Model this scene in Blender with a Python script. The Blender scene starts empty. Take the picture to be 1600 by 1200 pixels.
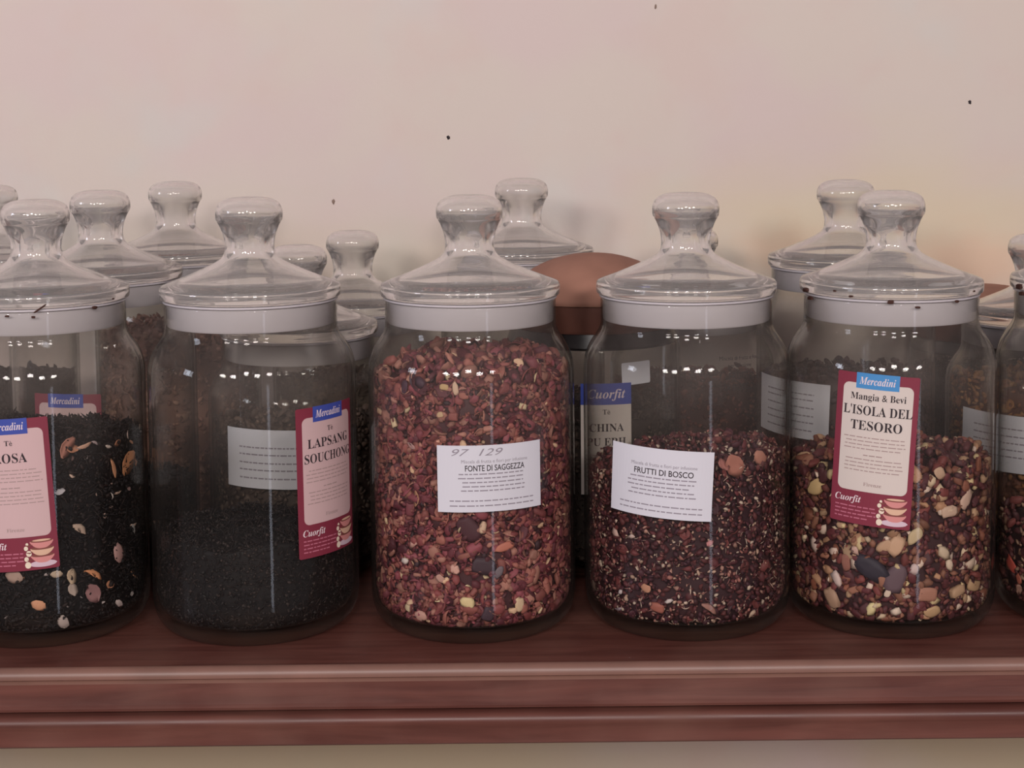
import bpy, math, random
import numpy as np
from mathutils import Vector, Matrix, Euler

# ------------------------------------------------------------------ camera, world, lights, exposure
S = bpy.context.scene
COL = S.collection
W_PX, H_PX = 1600, 1200
F_PX, CAM_D, CAM_H, PITCH, ROLL, Y_HOR = 2478.0, 1.225, 0.3965, 4.0, -0.6, 174.0
cam_data = bpy.data.cameras.new('camera')
cam_data.sensor_width = 36.0
cam_data.lens = 36.0 * F_PX / W_PX
cam_data.shift_y = -(H_PX / 2 - (Y_HOR + F_PX * math.tan(math.radians(PITCH)))) / W_PX
cam_data.clip_start = 0.01
cam = bpy.data.objects.new('camera', cam_data)
COL.objects.link(cam)
cam.location = (0, -CAM_D, CAM_H)
cam.rotation_mode = 'XYZ'
cam.matrix_world = Matrix.Translation(cam.location) @ Matrix.Rotation(math.radians(90 - PITCH), 4, 'X') @ Matrix.Rotation(math.radians(ROLL), 4, 'Z')
S.camera = cam

world = bpy.data.worlds.new('room_light')
world.use_nodes = True
S.world = world
bg = world.node_tree.nodes['Background']
bg.inputs[0].default_value = (1.0, 0.90, 0.92, 1)
bg.inputs[1].default_value = 0.18


def lamp(name, kind, loc, energy, color, target=None, **kw):
    d = bpy.data.lights.new(name, kind)
    d.energy = energy
    d.color = color
    for k, v in kw.items():
        setattr(d, k, v)
    o = bpy.data.objects.new(name, d)
    COL.objects.link(o)
    o.location = loc
    if target is not None:
        o.rotation_euler = (Vector(target) - Vector(loc)).to_track_quat('-Z', 'Y').to_euler()
    return o


# a row of small hanging bulbs in the room behind the viewer
for bx_, bz_ in ((-1.30, 1.04), (-0.72, 0.92), (-0.10, 1.30), (0.45, 0.96), (1.15, 1.16)):
    lamp('hanging_bulb', 'POINT', (bx_, -2.5, bz_), 51.0, (1.0, 0.925, 0.895), shadow_soft_size=0.15)
# daylight: tall narrow glazed door behind on the right, window on the left
lamp('door_daylight', 'AREA', (1.25, -3.0, -0.45), 1.9, (0.80, 0.84, 1.0), (0.1, 0, 0.1), shape='RECTANGLE', size=0.16, size_y=1.1)
lamp('window_daylight', 'AREA', (-2.6, -1.0, 0.9), 12.0, (0.82, 0.86, 1.0), (0, 0.1, 0.2), shape='RECTANGLE', size=0.4, size_y=0.5)

vs = S.view_settings
S.display_settings.display_device = 'sRGB'
vs.view_transform = 'Standard'
vs.look = 'None'
vs.exposure = 0.0
vs.gamma = 1.0
vs.use_curve_mapping = False
S.cycles.max_bounces = 24
S.cycles.transmission_bounces = 16
S.cycles.transparent_max_bounces = 64
S.cycles.glossy_bounces = 6
S.cycles.diffuse_bounces = 4
S.cycles.use_denoising = True
S.cycles.sample_clamp_indirect = 6.0
S.cycles.caustics_reflective = False

RNG = np.random.default_rng(7)
R = math.radians


# ------------------------------------------------------------------ helpers
def tag(o, label=None, cat=None, group=None, kind=None):
    if label: o['label'] = label
    if cat: o['category'] = cat
    if group: o['group'] = group
    if kind: o['kind'] = kind
    return o


def empty(name, loc):
    o = bpy.data.objects.new(name, None)
    COL.objects.link(o)
    o.location = loc
    o.empty_display_size = 0.02
    return o


def obj(name, verts, faces, mats, parent=None, smooth=True, fmat=None, sharp=None):
    me = bpy.data.meshes.new(name)
    me.from_pydata([tuple(v) for v in verts], [], [tuple(f) for f in faces])
    for m in (mats if isinstance(mats, (list, tuple)) else [mats]):
        me.materials.append(m)
    if fmat is not None:
        me.polygons.foreach_set('material_index', fmat)
    me.polygons.foreach_set('use_smooth', [smooth] * len(me.polygons))
    if sharp:
        me.set_sharp_from_angle(angle=R(sharp))
    me.update()
    o = bpy.data.objects.new(name, me)
    COL.objects.link(o)
    if parent: o.parent = parent
    return o


def lathe(profile, n=96):
    """closed surface of revolution; the profile runs from axis to axis, or is a closed ring"""
    verts, faces, rings = [], [], []
    closed = profile[0][0] > 1e-6
    for r, z in profile:
        if r < 1e-6:
            rings.append([len(verts)])
            verts.append((0, 0, z))
        else:
            rings.append(list(range(len(verts), len(verts) + n)))
            for k in range(n):
                a = 2 * math.pi * k / n
                verts.append((r * math.sin(a), -r * math.cos(a), z))
    pairs = list(zip(rings[:-1], rings[1:]))
    if closed: pairs.append((rings[-1], rings[0]))
    for A, B in pairs:
        for k in range(n):
            k2 = (k + 1) % n
            if len(A) == 1: faces.append((A[0], B[k], B[k2]))
            elif len(B) == 1: faces.append((A[k2], A[k], B[0]))
            else: faces.append((A[k2], A[k], B[k], B[k2]))
    return verts, faces


def spline(pts, sub=4):
    """smooth a profile with a Catmull-Rom spline"""
    P = [np.array(p, float) for p in pts]
    out = []
    for i in range(len(P) - 1):
        p0, p1, p2, p3 = P[max(i - 1, 0)], P[i], P[i + 1], P[min(i + 2, len(P) - 1)]
        for s in range(sub):
            t = s / sub
            q = 0.5 * ((2 * p1) + (-p0 + p2) * t + (2 * p0 - 5 * p1 + 4 * p2 - p3) * t * t + (-p0 + 3 * p1 - 3 * p2 + p3) * t ** 3)
            out.append((max(float(q[0]), 0.0), float(q[1])))
    out.append(tuple(map(float, P[-1])))
    return out


# ------------------------------------------------------------------ materials
def new_mat(name):
    m = bpy.data.materials.new(name)
    m.use_nodes = True
    nt = m.node_tree
    nt.nodes.clear()
    out = nt.nodes.new('ShaderNodeOutputMaterial')
    return m, nt, out


def N(nt, t, **kw):
    n = nt.nodes.new(t)
    for k, v in kw.items():
        setattr(n, k, v)
    return n


def plain(name, color, rough=0.6, spec=0.4, noise=0.0, scale=60):
    m, nt, out = new_mat(name)
    b = N(nt, 'ShaderNodeBsdfPrincipled')
    b.inputs['Base Color'].default_value = (*color, 1)
    b.inputs['Roughness'].default_value = rough
    b.inputs['Specular IOR Level'].default_value = spec
    if noise:
        tc = N(nt, 'ShaderNodeTexCoord')
        nz = N(nt, 'ShaderNodeTexNoise')
        nz.inputs['Scale'].default_value = scale
        nz.inputs['Detail'].default_value = 6
        nt.links.new(tc.outputs['Object'], nz.inputs['Vector'])
        mp = N(nt, 'ShaderNodeMapRange')
        mp.inputs['To Min'].default_value = 1 - noise
        mp.inputs['To Max'].default_value = 1 + noise
        nt.links.new(nz.outputs['Fac'], mp.inputs['Value'])
        mx = N(nt, 'ShaderNodeVectorMath', operation='MULTIPLY')
        mx.inputs[0].default_value = color
        nt.links.new(mp.outputs[0], mx.inputs[1])
        nt.links.new(mx.outputs[0], b.inputs['Base Color'])
    nt.links.new(b.outputs[0], out.inputs[0])
    return m


def thin_glass(name, tint, edge, dust=0.03):
    """jar glass: Fresnel reflection over a clear, slightly tinted, slightly dusty pane"""
    m, nt, out = new_mat(name)
    lw = N(nt, 'ShaderNodeLayerWeight')
    lw.inputs['Blend'].default_value = 0.5
    p5 = N(nt, 'ShaderNodeMath', operation='POWER'); p5.inputs[1].default_value = 5.0
    nt.links.new(lw.outputs['Facing'], p5.inputs[0])
    fr = N(nt, 'ShaderNodeMapRange')
    fr.inputs['To Min'].default_value = 0.016
    fr.inputs['To Max'].default_value = 0.9
    nt.links.new(p5.outputs[0], fr.inputs['Value'])
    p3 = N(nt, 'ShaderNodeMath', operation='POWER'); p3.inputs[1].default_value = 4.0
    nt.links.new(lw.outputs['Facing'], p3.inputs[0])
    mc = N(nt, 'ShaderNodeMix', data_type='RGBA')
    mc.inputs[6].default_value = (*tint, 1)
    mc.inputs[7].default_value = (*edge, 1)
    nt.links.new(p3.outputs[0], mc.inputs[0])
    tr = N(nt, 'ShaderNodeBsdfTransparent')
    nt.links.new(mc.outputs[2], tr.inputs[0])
    di = N(nt, 'ShaderNodeBsdfDiffuse'); di.inputs[0].default_value = (0.50, 0.42, 0.395, 1)
    tc = N(nt, 'ShaderNodeTexCoord')
    nz = N(nt, 'ShaderNodeTexNoise'); nz.inputs['Scale'].default_value = 22; nz.inputs['Detail'].default_value = 4
    nt.links.new(tc.outputs['Object'], nz.inputs['Vector'])
    dm = N(nt, 'ShaderNodeMapRange')
    dm.inputs['From Min'].default_value = 0.3; dm.inputs['From Max'].default_value = 0.75
    dm.inputs['To Min'].default_value = dust * 0.5; dm.inputs['To Max'].default_value = dust * 1.6
    nt.links.new(nz.outputs['Fac'], dm.inputs['Value'])
    m1 = N(nt, 'ShaderNodeMixShader')
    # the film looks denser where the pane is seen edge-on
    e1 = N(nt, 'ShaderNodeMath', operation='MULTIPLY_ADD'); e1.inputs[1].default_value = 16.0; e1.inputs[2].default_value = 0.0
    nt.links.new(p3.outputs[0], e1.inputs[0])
    e2 = N(nt, 'ShaderNodeMath', operation='MULTIPLY')
    # powder from the tea clings to the upper part of the glass
    sx = N(nt, 'ShaderNodeSeparateXYZ'); nt.links.new(tc.outputs['Object'], sx.inputs[0])
    hz = N(nt, 'ShaderNodeMapRange', interpolation_type='SMOOTHSTEP')
    hz.inputs['From Min'].default_value = 0.10; hz.inputs['From Max'].default_value = 0.205
    hz.inputs['To Min'].default_value = 1.0; hz.inputs['To Max'].default_value = 9.0
    nt.links.new(sx.outputs['Z'], hz.inputs['Value'])
    e3 = N(nt, 'ShaderNodeMath', operation='ADD'); nt.links.new(e1.outputs[0], e3.inputs[0]); nt.links.new(hz.outputs[0], e3.inputs[1])
    nt.links.new(e3.outputs[0], e2.inputs[0]); nt.links.new(dm.outputs[0], e2.inputs[1])
    nt.links.new(e2.outputs[0], m1.inputs[0]); nt.links.new(tr.outputs[0], m1.inputs[1]); nt.links.new(di.outputs[0], m1.inputs[2])
    gl = N(nt, 'ShaderNodeBsdfGlossy'); gl.inputs['Roughness'].default_value = 0.012
    m2 = N(nt, 'ShaderNodeMixShader')
    nt.links.new(fr.outputs[0], m2.inputs[0]); nt.links.new(m1.outputs[0], m2.inputs[1]); nt.links.new(gl.outputs[0], m2.inputs[2])
    nt.links.new(m2.outputs[0], out.inputs[0])
    return m


def solid_glass(name, color, dust=0.17):
    m, nt, out = new_mat(name)
    g = N(nt, 'ShaderNodeBsdfGlass'); g.inputs['Color'].default_value = (*color, 1)
    g.inputs['Roughness'].default_value = 0.02; g.inputs['IOR'].default_value = 1.45
    d = N(nt, 'ShaderNodeBsdfDiffuse'); d.inputs[0].default_value = (0.84, 0.79, 0.77, 1)
    mx = N(nt, 'ShaderNodeMixShader'); mx.inputs[0].default_value = dust
    nt.links.new(g.outputs[0], mx.inputs[1]); nt.links.new(d.outputs[0], mx.inputs[2])
    nt.links.new(mx.outputs[0], out.inputs[0])
    return m


def flake_mat(name, rough=0.7, spec=0.3):
    m, nt, out = new_mat(name)
    b = N(nt, 'ShaderNodeBsdfPrincipled')
    at = N(nt, 'ShaderNodeAttribute', attribute_name='flake_color')
    nt.links.new(at.outputs['Color'], b.inputs['Base Color'])
    b.inputs['Roughness'].default_value = rough
    b.inputs['Specular IOR Level'].default_value = spec
    nt.links.new(b.outputs[0], out.inputs[0])
    return m


def wall_mat():
    m, nt, out = new_mat('mottled_plaster')
    tc = N(nt, 'ShaderNodeTexCoord')
    b = N(nt, 'ShaderNodeBsdfPrincipled')
    b.inputs['Roughness'].default_value = 0.85
    b.inputs['Specular IOR Level'].default_value = 0.15

    def noise(scale, off, detail=3, lo=0.42, hi=0.62):
        mp = N(nt, 'ShaderNodeMapping'); mp.inputs['Location'].default_value = off
        nt.links.new(tc.outputs['Object'], mp.inputs[0])
        nz = N(nt, 'ShaderNodeTexNoise'); nz.inputs['Scale'].default_value = scale; nz.inputs['Detail'].default_value = detail
        nz.inputs['Roughness'].default_value = 0.55
        nt.links.new(mp.outputs[0], nz.inputs['Vector'])
        mr = N(nt, 'ShaderNodeMapRange', interpolation_type='SMOOTHSTEP')
        mr.inputs['From Min'].default_value = lo; mr.inputs['From Max'].default_value = hi
        nt.links.new(nz.outputs['Fac'], mr.inputs['Value'])
        return mr.outputs[0]

    def mix(fac, a, col, amt=1.0):
        mx = N(nt, 'ShaderNodeMix', data_type='RGBA')
        if amt != 1.0:
            mu = N(nt, 'ShaderNodeMath', operation='MULTIPLY'); mu.inputs[1].default_value = amt
            nt.links.new(fac, mu.inputs[0]); fac = mu.outputs[0]
        nt.links.new(fac, mx.inputs[0])
        if isinstance(a, tuple): mx.inputs[6].default_value = (*a, 1)
        else: nt.links.new(a, mx.inputs[6])
        mx.inputs[7].default_value = (*col, 1)
        return mx.outputs[2]

    c = mix(noise(4.5, (3, 0, 1)), (0.735, 0.635, 0.575), (0.735, 0.605, 0.575))
    c = mix(noise(6.0, (9, 4, 2), lo=0.5, hi=0.7), c, (0.70, 0.655, 0.615), 0.7)
    c = mix(noise(9.0, (1, 7, 5), lo=0.5, hi=0.72), c, (0.735, 0.585, 0.54), 0.6)

    # the yellowed wash of colour in the plaster low on the right, and a fainter one on the left
    def patch(cx, cz, sx, sz, col, amt, c):
        mp = N(nt, 'ShaderNodeMapping'); mp.inputs['Location'].default_value = (-cx / sx, 0, -cz / sz)
        mp.inputs['Scale'].default_value = (1 / sx, 0, 1 / sz)
        nt.links.new(tc.outputs['Object'], mp.inputs[0])
        nz = N(nt, 'ShaderNodeTexNoise'); nz.inputs['Scale'].default_value = 1.3; nz.inputs['Detail'].default_value = 3
        nt.links.new(mp.outputs[0], nz.inputs['Vector'])
        ln = N(nt, 'ShaderNodeVectorMath', operation='LENGTH')
        nt.links.new(mp.outputs[0], ln.inputs[0])
        ad = N(nt, 'ShaderNodeMath', operation='ADD')
        sc = N(nt, 'ShaderNodeMath', operation='MULTIPLY'); sc.inputs[1].default_value = 1.2
        nt.links.new(nz.outputs['Fac'], sc.inputs[0])
        nt.links.new(ln.outputs['Value'], ad.inputs[0]); nt.links.new(sc.outputs[0], ad.inputs[1])
        mr = N(nt, 'ShaderNodeMapRange', interpolation_type='SMOOTHSTEP')
        mr.inputs['From Min'].default_value = 1.7; mr.inputs['From Max'].default_value = 0.8
        nt.links.new(ad.outputs[0], mr.inputs['Value'])
        return mix(mr.outputs[0], c, col, amt)

    c = patch(0.42, 0.25, 0.34, 0.13, (0.76, 0.64, 0.465), 0.8, c)
    c = patch(0.30, 0.235, 0.07, 0.05, (0.76, 0.51, 0.36), 0.55, c)
    c = patch(0.50, 0.225, 0.08, 0.05, (0.78, 0.52, 0.38), 0.55, c)
    c = patch(-0.2, 0.22, 0.5, 0.09, (0.70, 0.61, 0.47), 0.5, c)
    c = patch(-0.25, -0.32, 0.6, 0.12, (0.66, 0.56, 0.36), 0.75, c)
    c = patch(0.55, -0.32, 0.25, 0.1, (0.66, 0.56, 0.36), 0.75, c)
    nt.links.new(c, b.inputs['Base Color'])
    bn = N(nt, 'ShaderNodeTexNoise'); bn.inputs['Scale'].default_value = 45; bn.inputs['Detail'].default_value = 5
    nt.links.new(tc.outputs['Object'], bn.inputs['Vector'])
    bp = N(nt, 'ShaderNodeBump'); bp.inputs['Strength'].default_value = 0.12; bp.inputs['Distance'].default_value = 0.004
    nt.links.new(bn.outputs['Fac'], bp.inputs['Height'])
    nt.links.new(bp.outputs[0], b.inputs['Normal'])
    nt.links.new(b.outputs[0], out.inputs[0])
    return m


def wood_mat():
    m, nt, out = new_mat('red_brown_varnished_wood')
    tc = N(nt, 'ShaderNodeTexCoord')
    mp = N(nt, 'ShaderNodeMapping'); mp.inputs['Scale'].default_value = (5, 60, 60)
    nt.links.new(tc.outputs['Object'], mp.inputs[0])
    nz = N(nt, 'ShaderNodeTexNoise'); nz.inputs['Scale'].default_value = 1.6; nz.inputs['Detail'].default_value = 6; nz.inputs['Distortion'].default_value = 0.6
    nt.links.new(mp.outputs[0], nz.inputs['Vector'])
    cr = N(nt, 'ShaderNodeValToRGB')
    cr.color_ramp.elements[0].position = 0.32; cr.color_ramp.elements[0].color = (0.085, 0.027, 0.021, 1)
    cr.color_ramp.elements[1].position = 0.72; cr.color_ramp.elements[1].color = (0.15, 0.052, 0.040, 1)
    nt.links.new(nz.outputs['Fac'], cr.inputs[0])
    n2 = N(nt, 'ShaderNodeTexNoise'); n2.inputs['Scale'].default_value = 14; n2.inputs['Detail'].default_value = 5
    nt.links.new(tc.outputs['Object'], n2.inputs['Vector'])
    mr = N(nt, 'ShaderNodeMapRange'); mr.inputs['From Min'].default_value = 0.3; mr.inputs['From Max'].default_value = 0.75
    mr.inputs['To Min'].default_value = 0.34; mr.inputs['To Max'].default_value = 0.58
    nt.links.new(n2.outputs['Fac'], mr.inputs['Value'])
    # pale dust lying in the finish
    dm = N(nt, 'ShaderNodeMapRange'); dm.inputs['From Min'].default_value = 0.45; dm.inputs['From Max'].default_value = 0.8
    dm.inputs['To Max'].default_value = 0.22
    nt.links.new(n2.outputs['Fac'], dm.inputs['Value'])
    mx = N(nt, 'ShaderNodeMix', data_type='RGBA')
    nt.links.new(dm.outputs[0], mx.inputs[0]); nt.links.new(cr.outputs[0], mx.inputs[6]); mx.inputs[7].default_value = (0.24, 0.12, 0.085, 1)
    b = N(nt, 'ShaderNodeBsdfPrincipled')
    b.inputs['Specular IOR Level'].default_value = 0.5
    nt.links.new(mx.outputs[2], b.inputs['Base Color'])
    nt.links.new(mr.outputs[0], b.inputs['Roughness'])
    bp = N(nt, 'ShaderNodeBump'); bp.inputs['Strength'].default_value = 0.15; bp.inputs['Distance'].default_value = 0.002
    nt.links.new(nz.outputs['Fac'], bp.inputs['Height']); nt.links.new(bp.outputs[0], b.inputs['Normal'])
    nt.links.new(b.outputs[0], out.inputs[0])
    return m


M_WALL, M_WOOD = wall_mat(), wood_mat()
M_NOSE_HILITE = plain('wood_edge_highlight', (0.20, 0.10, 0.078), 0.40, 0.5, noise=0.35, scale=18)  # paler wood tone: the highlight along the shelf nose is painted into the colour
M_GLASS = thin_glass('jar_glass', (0.965, 0.965, 0.955), (0.42, 0.43, 0.40), 0.0035)
M_BASE = thin_glass('thick_base_glass', (0.86, 0.88, 0.84), (0.36, 0.38, 0.33), 0.008)
M_LID = solid_glass('lid_glass', (0.985, 0.98, 0.975))
M_LID_IN = solid_glass('lid_glass_inside', (0.985, 0.98, 0.975), 0.0)
M_GASKET = plain('milky_plastic_seal', (0.52, 0.48, 0.51), 0.4, 0.4)
M_PAPER = plain('white_label_paper', (0.60, 0.585, 0.645), 0.55, 0.3)
M_RED = plain('crimson_label_paper', (0.20, 0.026, 0.048), 0.4, 0.4)
M_PINK = plain('cream_label_panel', (0.60, 0.52, 0.485), 0.5, 0.3)
M_PINK2 = plain('pinkish_label_panel', (0.56, 0.385, 0.39), 0.5, 0.3)
M_BLUE = plain('sky_blue_tab', (0.06, 0.24, 0.52), 0.4, 0.4)
M_NAVY = plain('deep_blue_tab', (0.045, 0.07, 0.33), 0.4, 0.4)
M_INK = plain('black_ink', (0.035, 0.025, 0.03), 0.6, 0.2)
M_GREYINK = plain('grey_ink', (0.27, 0.24, 0.28), 0.6, 0.2)
M_BROWNINK = plain('brown_ink', (0.36, 0.26, 0.25), 0.6, 0.2)
M_WHITEINK = plain('white_ink', (0.72, 0.60, 0.63), 0.5, 0.2)
M_ROSEINK = plain('rose_ink', (0.46, 0.14, 0.20), 0.5, 0.2)
M_CUPA = plain('printed_cup_rose', (0.60, 0.24, 0.23), 0.5, 0.3)
M_CUPB = plain('printed_cup_peach', (0.66, 0.42, 0.30), 0.5, 0.3)
M_CUPD = plain('printed_cup_shadow', (0.20, 0.06, 0.05), 0.5, 0.3)
M_LILAC = plain('printed_saucer', (0.60, 0.45, 0.52), 0.5, 0.3)
M_CREAM = plain('printed_cream', (0.74, 0.62, 0.50), 0.5, 0.3)
M_TERRA = plain('terracotta_brown_lid', (0.37, 0.185, 0.135), 0.75, 0.2, noise=0.18, scale=40)
M_DARKTERRA = plain('dark_brown_rim', (0.13, 0.05, 0.035), 0.6, 0.3, noise=0.2, scale=60)
M_BLACK = plain('black_neck_band', (0.012, 0.009, 0.010), 0.25, 0.5)
M_CRUMB = plain('dark_tea_crumb', (0.055, 0.022, 0.017), 0.7, 0.2)
M_FLAKE = flake_mat('dried_flakes', 0.62, 0.35)
M_TEA = flake_mat('tea_leaf', 0.6, 0.22)

M_SMUDGE = plain('brown_smudge', (0.30, 0.21, 0.17), 0.8, 0.1)
# ------------------------------------------------------------------ setting: wall and shelf
WALL_Y = 0.485


def slab(x0, x1, y0, y1, z0, z1):
    v = [(x, y, z) for x in (x0, x1) for y in (y0, y1) for z in (z0, z1)]
    f = [(0, 1, 3, 2), (4, 6, 7, 5), (0, 4, 5, 1), (2, 3, 7, 6), (0, 2, 6, 4), (1, 5, 7, 3)]
    return v, f


v, f = slab(-2.2, 2.2, WALL_Y, WALL_Y + 0.12, -1.6, 1.6)
wall = obj('wall_back', v, f, M_WALL, smooth=False)
tag(wall, 'cream mottled plaster wall behind the shelf of jars', 'wall', kind='structure')


v, f = slab(-2.2, 2.2, -4.2, WALL_Y, -1.72, -1.6)
fl = obj('floor', v, f, plain('terracotta_floor', (0.36, 0.25, 0.19), 0.5, 0.3, noise=0.2, scale=5), smooth=False)
tag(fl, 'plain brown floor of the room below the shelf', 'floor', kind='structure')


def ico(sub):
    import bmesh
    bm = bmesh.new()
    bmesh.ops.create_icosphere(bm, subdivisions=sub, radius=1)
    V = np.array([v.co[:] for v in bm.verts])
    Fc = np.array([[v.index for v in fa.verts] for fa in bm.faces])
    bm.free()
    return V, Fc


ICO0, ICO1 = ico(1), ico(2)


def px_wall(x, y):
    d = CAM_D + WALL_Y
    return ((x - 800) * d / F_PX, CAM_H - (y + (x - 800) * 0.0105 - Y_HOR) * d / F_PX)


for i, (px, py, a, b2) in enumerate(((702, 215, 0.0018, 0.0023), (1515, 160, 0.0018, 0.0020), (521, 315, 0.0016, 0.0030), (1026, 12, 0.0010, 0.0030))):
    x, z = px_wall(px, py)
    V = ICO1[0] * np.array([a, 0.0006, b2]) * (1 + 0.25 * RNG.standard_normal((len(ICO1[0]), 1)))
    sp = obj('wall_speck', V + np.array([x, WALL_Y - 0.0002, z]), ICO1[1], M_INK if i < 2 else M_SMUDGE, parent=wall)
    tag(sp, 'small dark speck on the plaster')

# shelf: top board with a rounded nose, and the moulding below it
SHELF_F = -0.112
X0, X1 = -1.3, 1.3


def extrude_x(profile, x0, x1, seg=1):
    n = len(profile)
    xs = np.linspace(x0, x1, seg + 1)
    v = [(x, y, z) for x in xs for (y, z) in profile]
    f = []
    for s in range(seg):
        for k in range(n):
            k2 = (k + 1) % n
            f.append((s * n + k, (s + 1) * n + k, (s + 1) * n + k2, s * n + k2))
    f.append(tuple(range(n))[::-1][::-1])
    f.append(tuple(seg * n + k for k in range(n))[::-1])
    return v, f


nose = [(SHELF_F + 0.006 - 0.006 * math.sin(a), -0.0065 + 0.0065 * math.cos(a)) for a in np.linspace(0, R(100), 9)]
nose2 = [(SHELF_F + 0.002 + 0.0012 * math.sin(a), -0.0085 - 0.0035 * (1 - math.cos(a))) for a in np.linspace(0.4, R(90), 5)]
board = [(WALL_Y, 0.0)] + nose + nose2 + [(SHELF_F + 0.0035, -0.020), (SHELF_F + 0.003, -0.0275), (SHELF_F + 0.001, -0.0295), (SHELF_F + 0.0015, -0.0315), (SHELF_F + 0.006, -0.0325), (WALL_Y, -0.0325)]
shelf = empty('wooden_shelf', (0, SHELF_F, -0.056))
tag(shelf, 'dark red-brown varnished wooden shelf with moulded front edge carrying the jars', 'shelf')
off = np.array([0, -SHELF_F, 0.056])
v, f = extrude_x(board, X0, X1)
fm = [1 if len(fa) == 4 and all(v[k][2] > -0.0125 for k in fa) and min(v[k][1] for k in fa) < SHELF_F + 0.0058 and max(v[k][1] for k in fa) < 0 else 0 for fa in f]  # nose faces take the painted highlight, the rest plain wood
obj('shelf_board', np.array(v) + off, f, [M_WOOD, M_NOSE_HILITE], parent=shelf, sharp=35, fmat=fm)
mould = [(WALL_Y, -0.0330), (SHELF_F + 0.006, -0.0330)] + \
        [(SHELF_F - 0.002 - 0.005 * math.sin(a), -0.0385 + 0.005 * math.cos(a)) for a in np.linspace(0, R(95), 7)] + \
        [(SHELF_F - 0.0062, -0.0415), (SHELF_F - 0.0052, -0.0445), (SHELF_F - 0.0050, -0.0545), (SHELF_F - 0.0035, -0.0560), (WALL_Y, -0.0560)]
v, f = extrude_x(mould, X0, X1)
obj('shelf_moulding', np.array(v) + off, f, M_WOOD, parent=shelf, sharp=35)

# ------------------------------------------------------------------ jars
UP = 0.005


def body_profiles(dz):
    U = UP - dz
    outer = [(0.0, 0.0035), (0.045, 0.003), (0.0575, 0.0012), (0.062, 0.0), (0.067, 0.0008), (0.0722, 0.0042), (0.0765, 0.0098), (0.0790, 0.017), (0.08, 0.026), (0.08, 0.034), (0.08, 0.045)]
    up = [(0.08, 0.10), (0.08, 0.170 + U), (0.08, 0.180 + U), (0.08, 0.188 + U), (0.0797, 0.1955 + U), (0.0785, 0.2025 + U), (0.0757, 0.2095 + U), (0.0720, 0.2155 + U), (0.0686, 0.2205 + U), (0.0668, 0.2250 + U), (0.0663, 0.2290 + U), (0.0663, 0.2460 + U), (0.0657, 0.2474 + U)]
    inner = [(0.0653, 0.2470 + U), (0.0651, 0.2450 + U), (0.0651, 0.2290 + U), (0.0653, 0.2245 + U), (0.0668, 0.2195 + U), (0.0696, 0.2142 + U), (0.0730, 0.2080 + U), (0.0757, 0.2012 + U), (0.0769, 0.1945 + U), (0.0772, 0.187 + U), (0.0772, 0.178 + U), (0.0772, 0.165 + U), (0.0772, 0.10), (0.0772, 0.045), (0.0772, 0.036), (0.0772, 0.030), (0.0760, 0.0220), (0.0730, 0.0160), (0.067, 0.0125), (0.050, 0.0112), (0.0, 0.0110)]
    return outer, up, inner


def lid_profile(dz):
    U = UP - dz
    outer = [(0.0, 0.3278), (0.010, 0.3275), (0.0175, 0.3262), (0.0228, 0.3232), (0.0253, 0.3187), (0.0259, 0.314), (0.0255, 0.3102), (0.0240, 0.3076), (0.0222, 0.3040), (0.0200, 0.2975), (0.0190, 0.2915), (0.0191, 0.287), (0.0202, 0.2832), (0.0235, 0.2795), (0.0300, 0.2757), (0.0425, 0.2700), (0.0560, 0.2645), (0.0668, 0.2606), (0.0690, 0.2592), (0.0697, 0.2570), (0.0697, 0.2535), (0.0692, 0.2508), (0.0676, 0.2500)]
    rest = [(0.0645, 0.2498), (0.0632, 0.2490), (0.0630, 0.2310), (0.0620, 0.2295), (0.0608, 0.2310), (0.0605, 0.2500), (0.0595, 0.2575)]
    inn = [(0.0560, 0.2608), (0.0425, 0.2662), (0.0300, 0.2716), (0.0210, 0.2762), (0.0150, 0.2820), (0.0120, 0.2880), (0.0118, 0.2940), (0.0135, 0.2995), (0.0175, 0.3055), (0.0215, 0.3105), (0.0228, 0.3145), (0.0220, 0.3190), (0.0180, 0.3225), (0.010, 0.3245), (0.0, 0.3248)]
    return [(r, z + U) for r, z in spline(outer, 4)] + [(r, z + U) for r, z in rest] + [(r, z + U) for r, z in spline(inn, 3)]


MESHES = {}


def jar_meshes(dz):
    if dz in MESHES: return MESHES[dz]
    U = UP - dz
    o, u, i = body_profiles(dz)
    a = spline(o, 3); b = spline(u, 3); c = spline(i, 3)
    prof = a + b + c
    v, f = lathe(prof, 112)
    zz = np.array([p[2] for p in v]); rr = np.array([math.hypot(p[0], p[1]) for p in v])
    fm = [1 if max(zz[k] for k in fa) < 0.0165 else 0 for fa in f]
    body = obj('body', v, f, [M_GLASS, M_BASE], fmat=fm)
    v, f = lathe(lid_profile(dz), 112)
    n_out = 1 + 112 * (22 * 4 - 4)
    lid = obj('lid', v, f, [M_LID, M_LID_IN], sharp=50, fmat=[0 if min(fa) < n_out else 1 for fa in f])
    g = [(0.0633, 0.2480), (0.0633, 0.2310), (0.0640, 0.2298), (0.0648, 0.2310), (0.0649, 0.2450), (0.0649, 0.2478), (0.0672, 0.2480), (0.0672, 0.2494), (0.0640, 0.2494)]
    v, f = lathe([(r, z + U) for r, z in g], 96)
    gasket = obj('seal_ring', v, f, M_GASKET, sharp=40)
    MESHES[dz] = (body, lid, gasket)
    return MESHES[dz]


used = set()


def make_jar(x, y, dz, label, rot=0.0):
    t = empty('glass_jar', (x, y, 0))
    tag(t, label, 'jar', 'lidded glass tea jars on the shelf')
    for m in jar_meshes(dz):
        if (dz, m.name) in used or m.parent is not None:
            c = m.copy(); COL.objects.link(c)
        else:
            c = m
        c.parent = t
    return t


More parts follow.
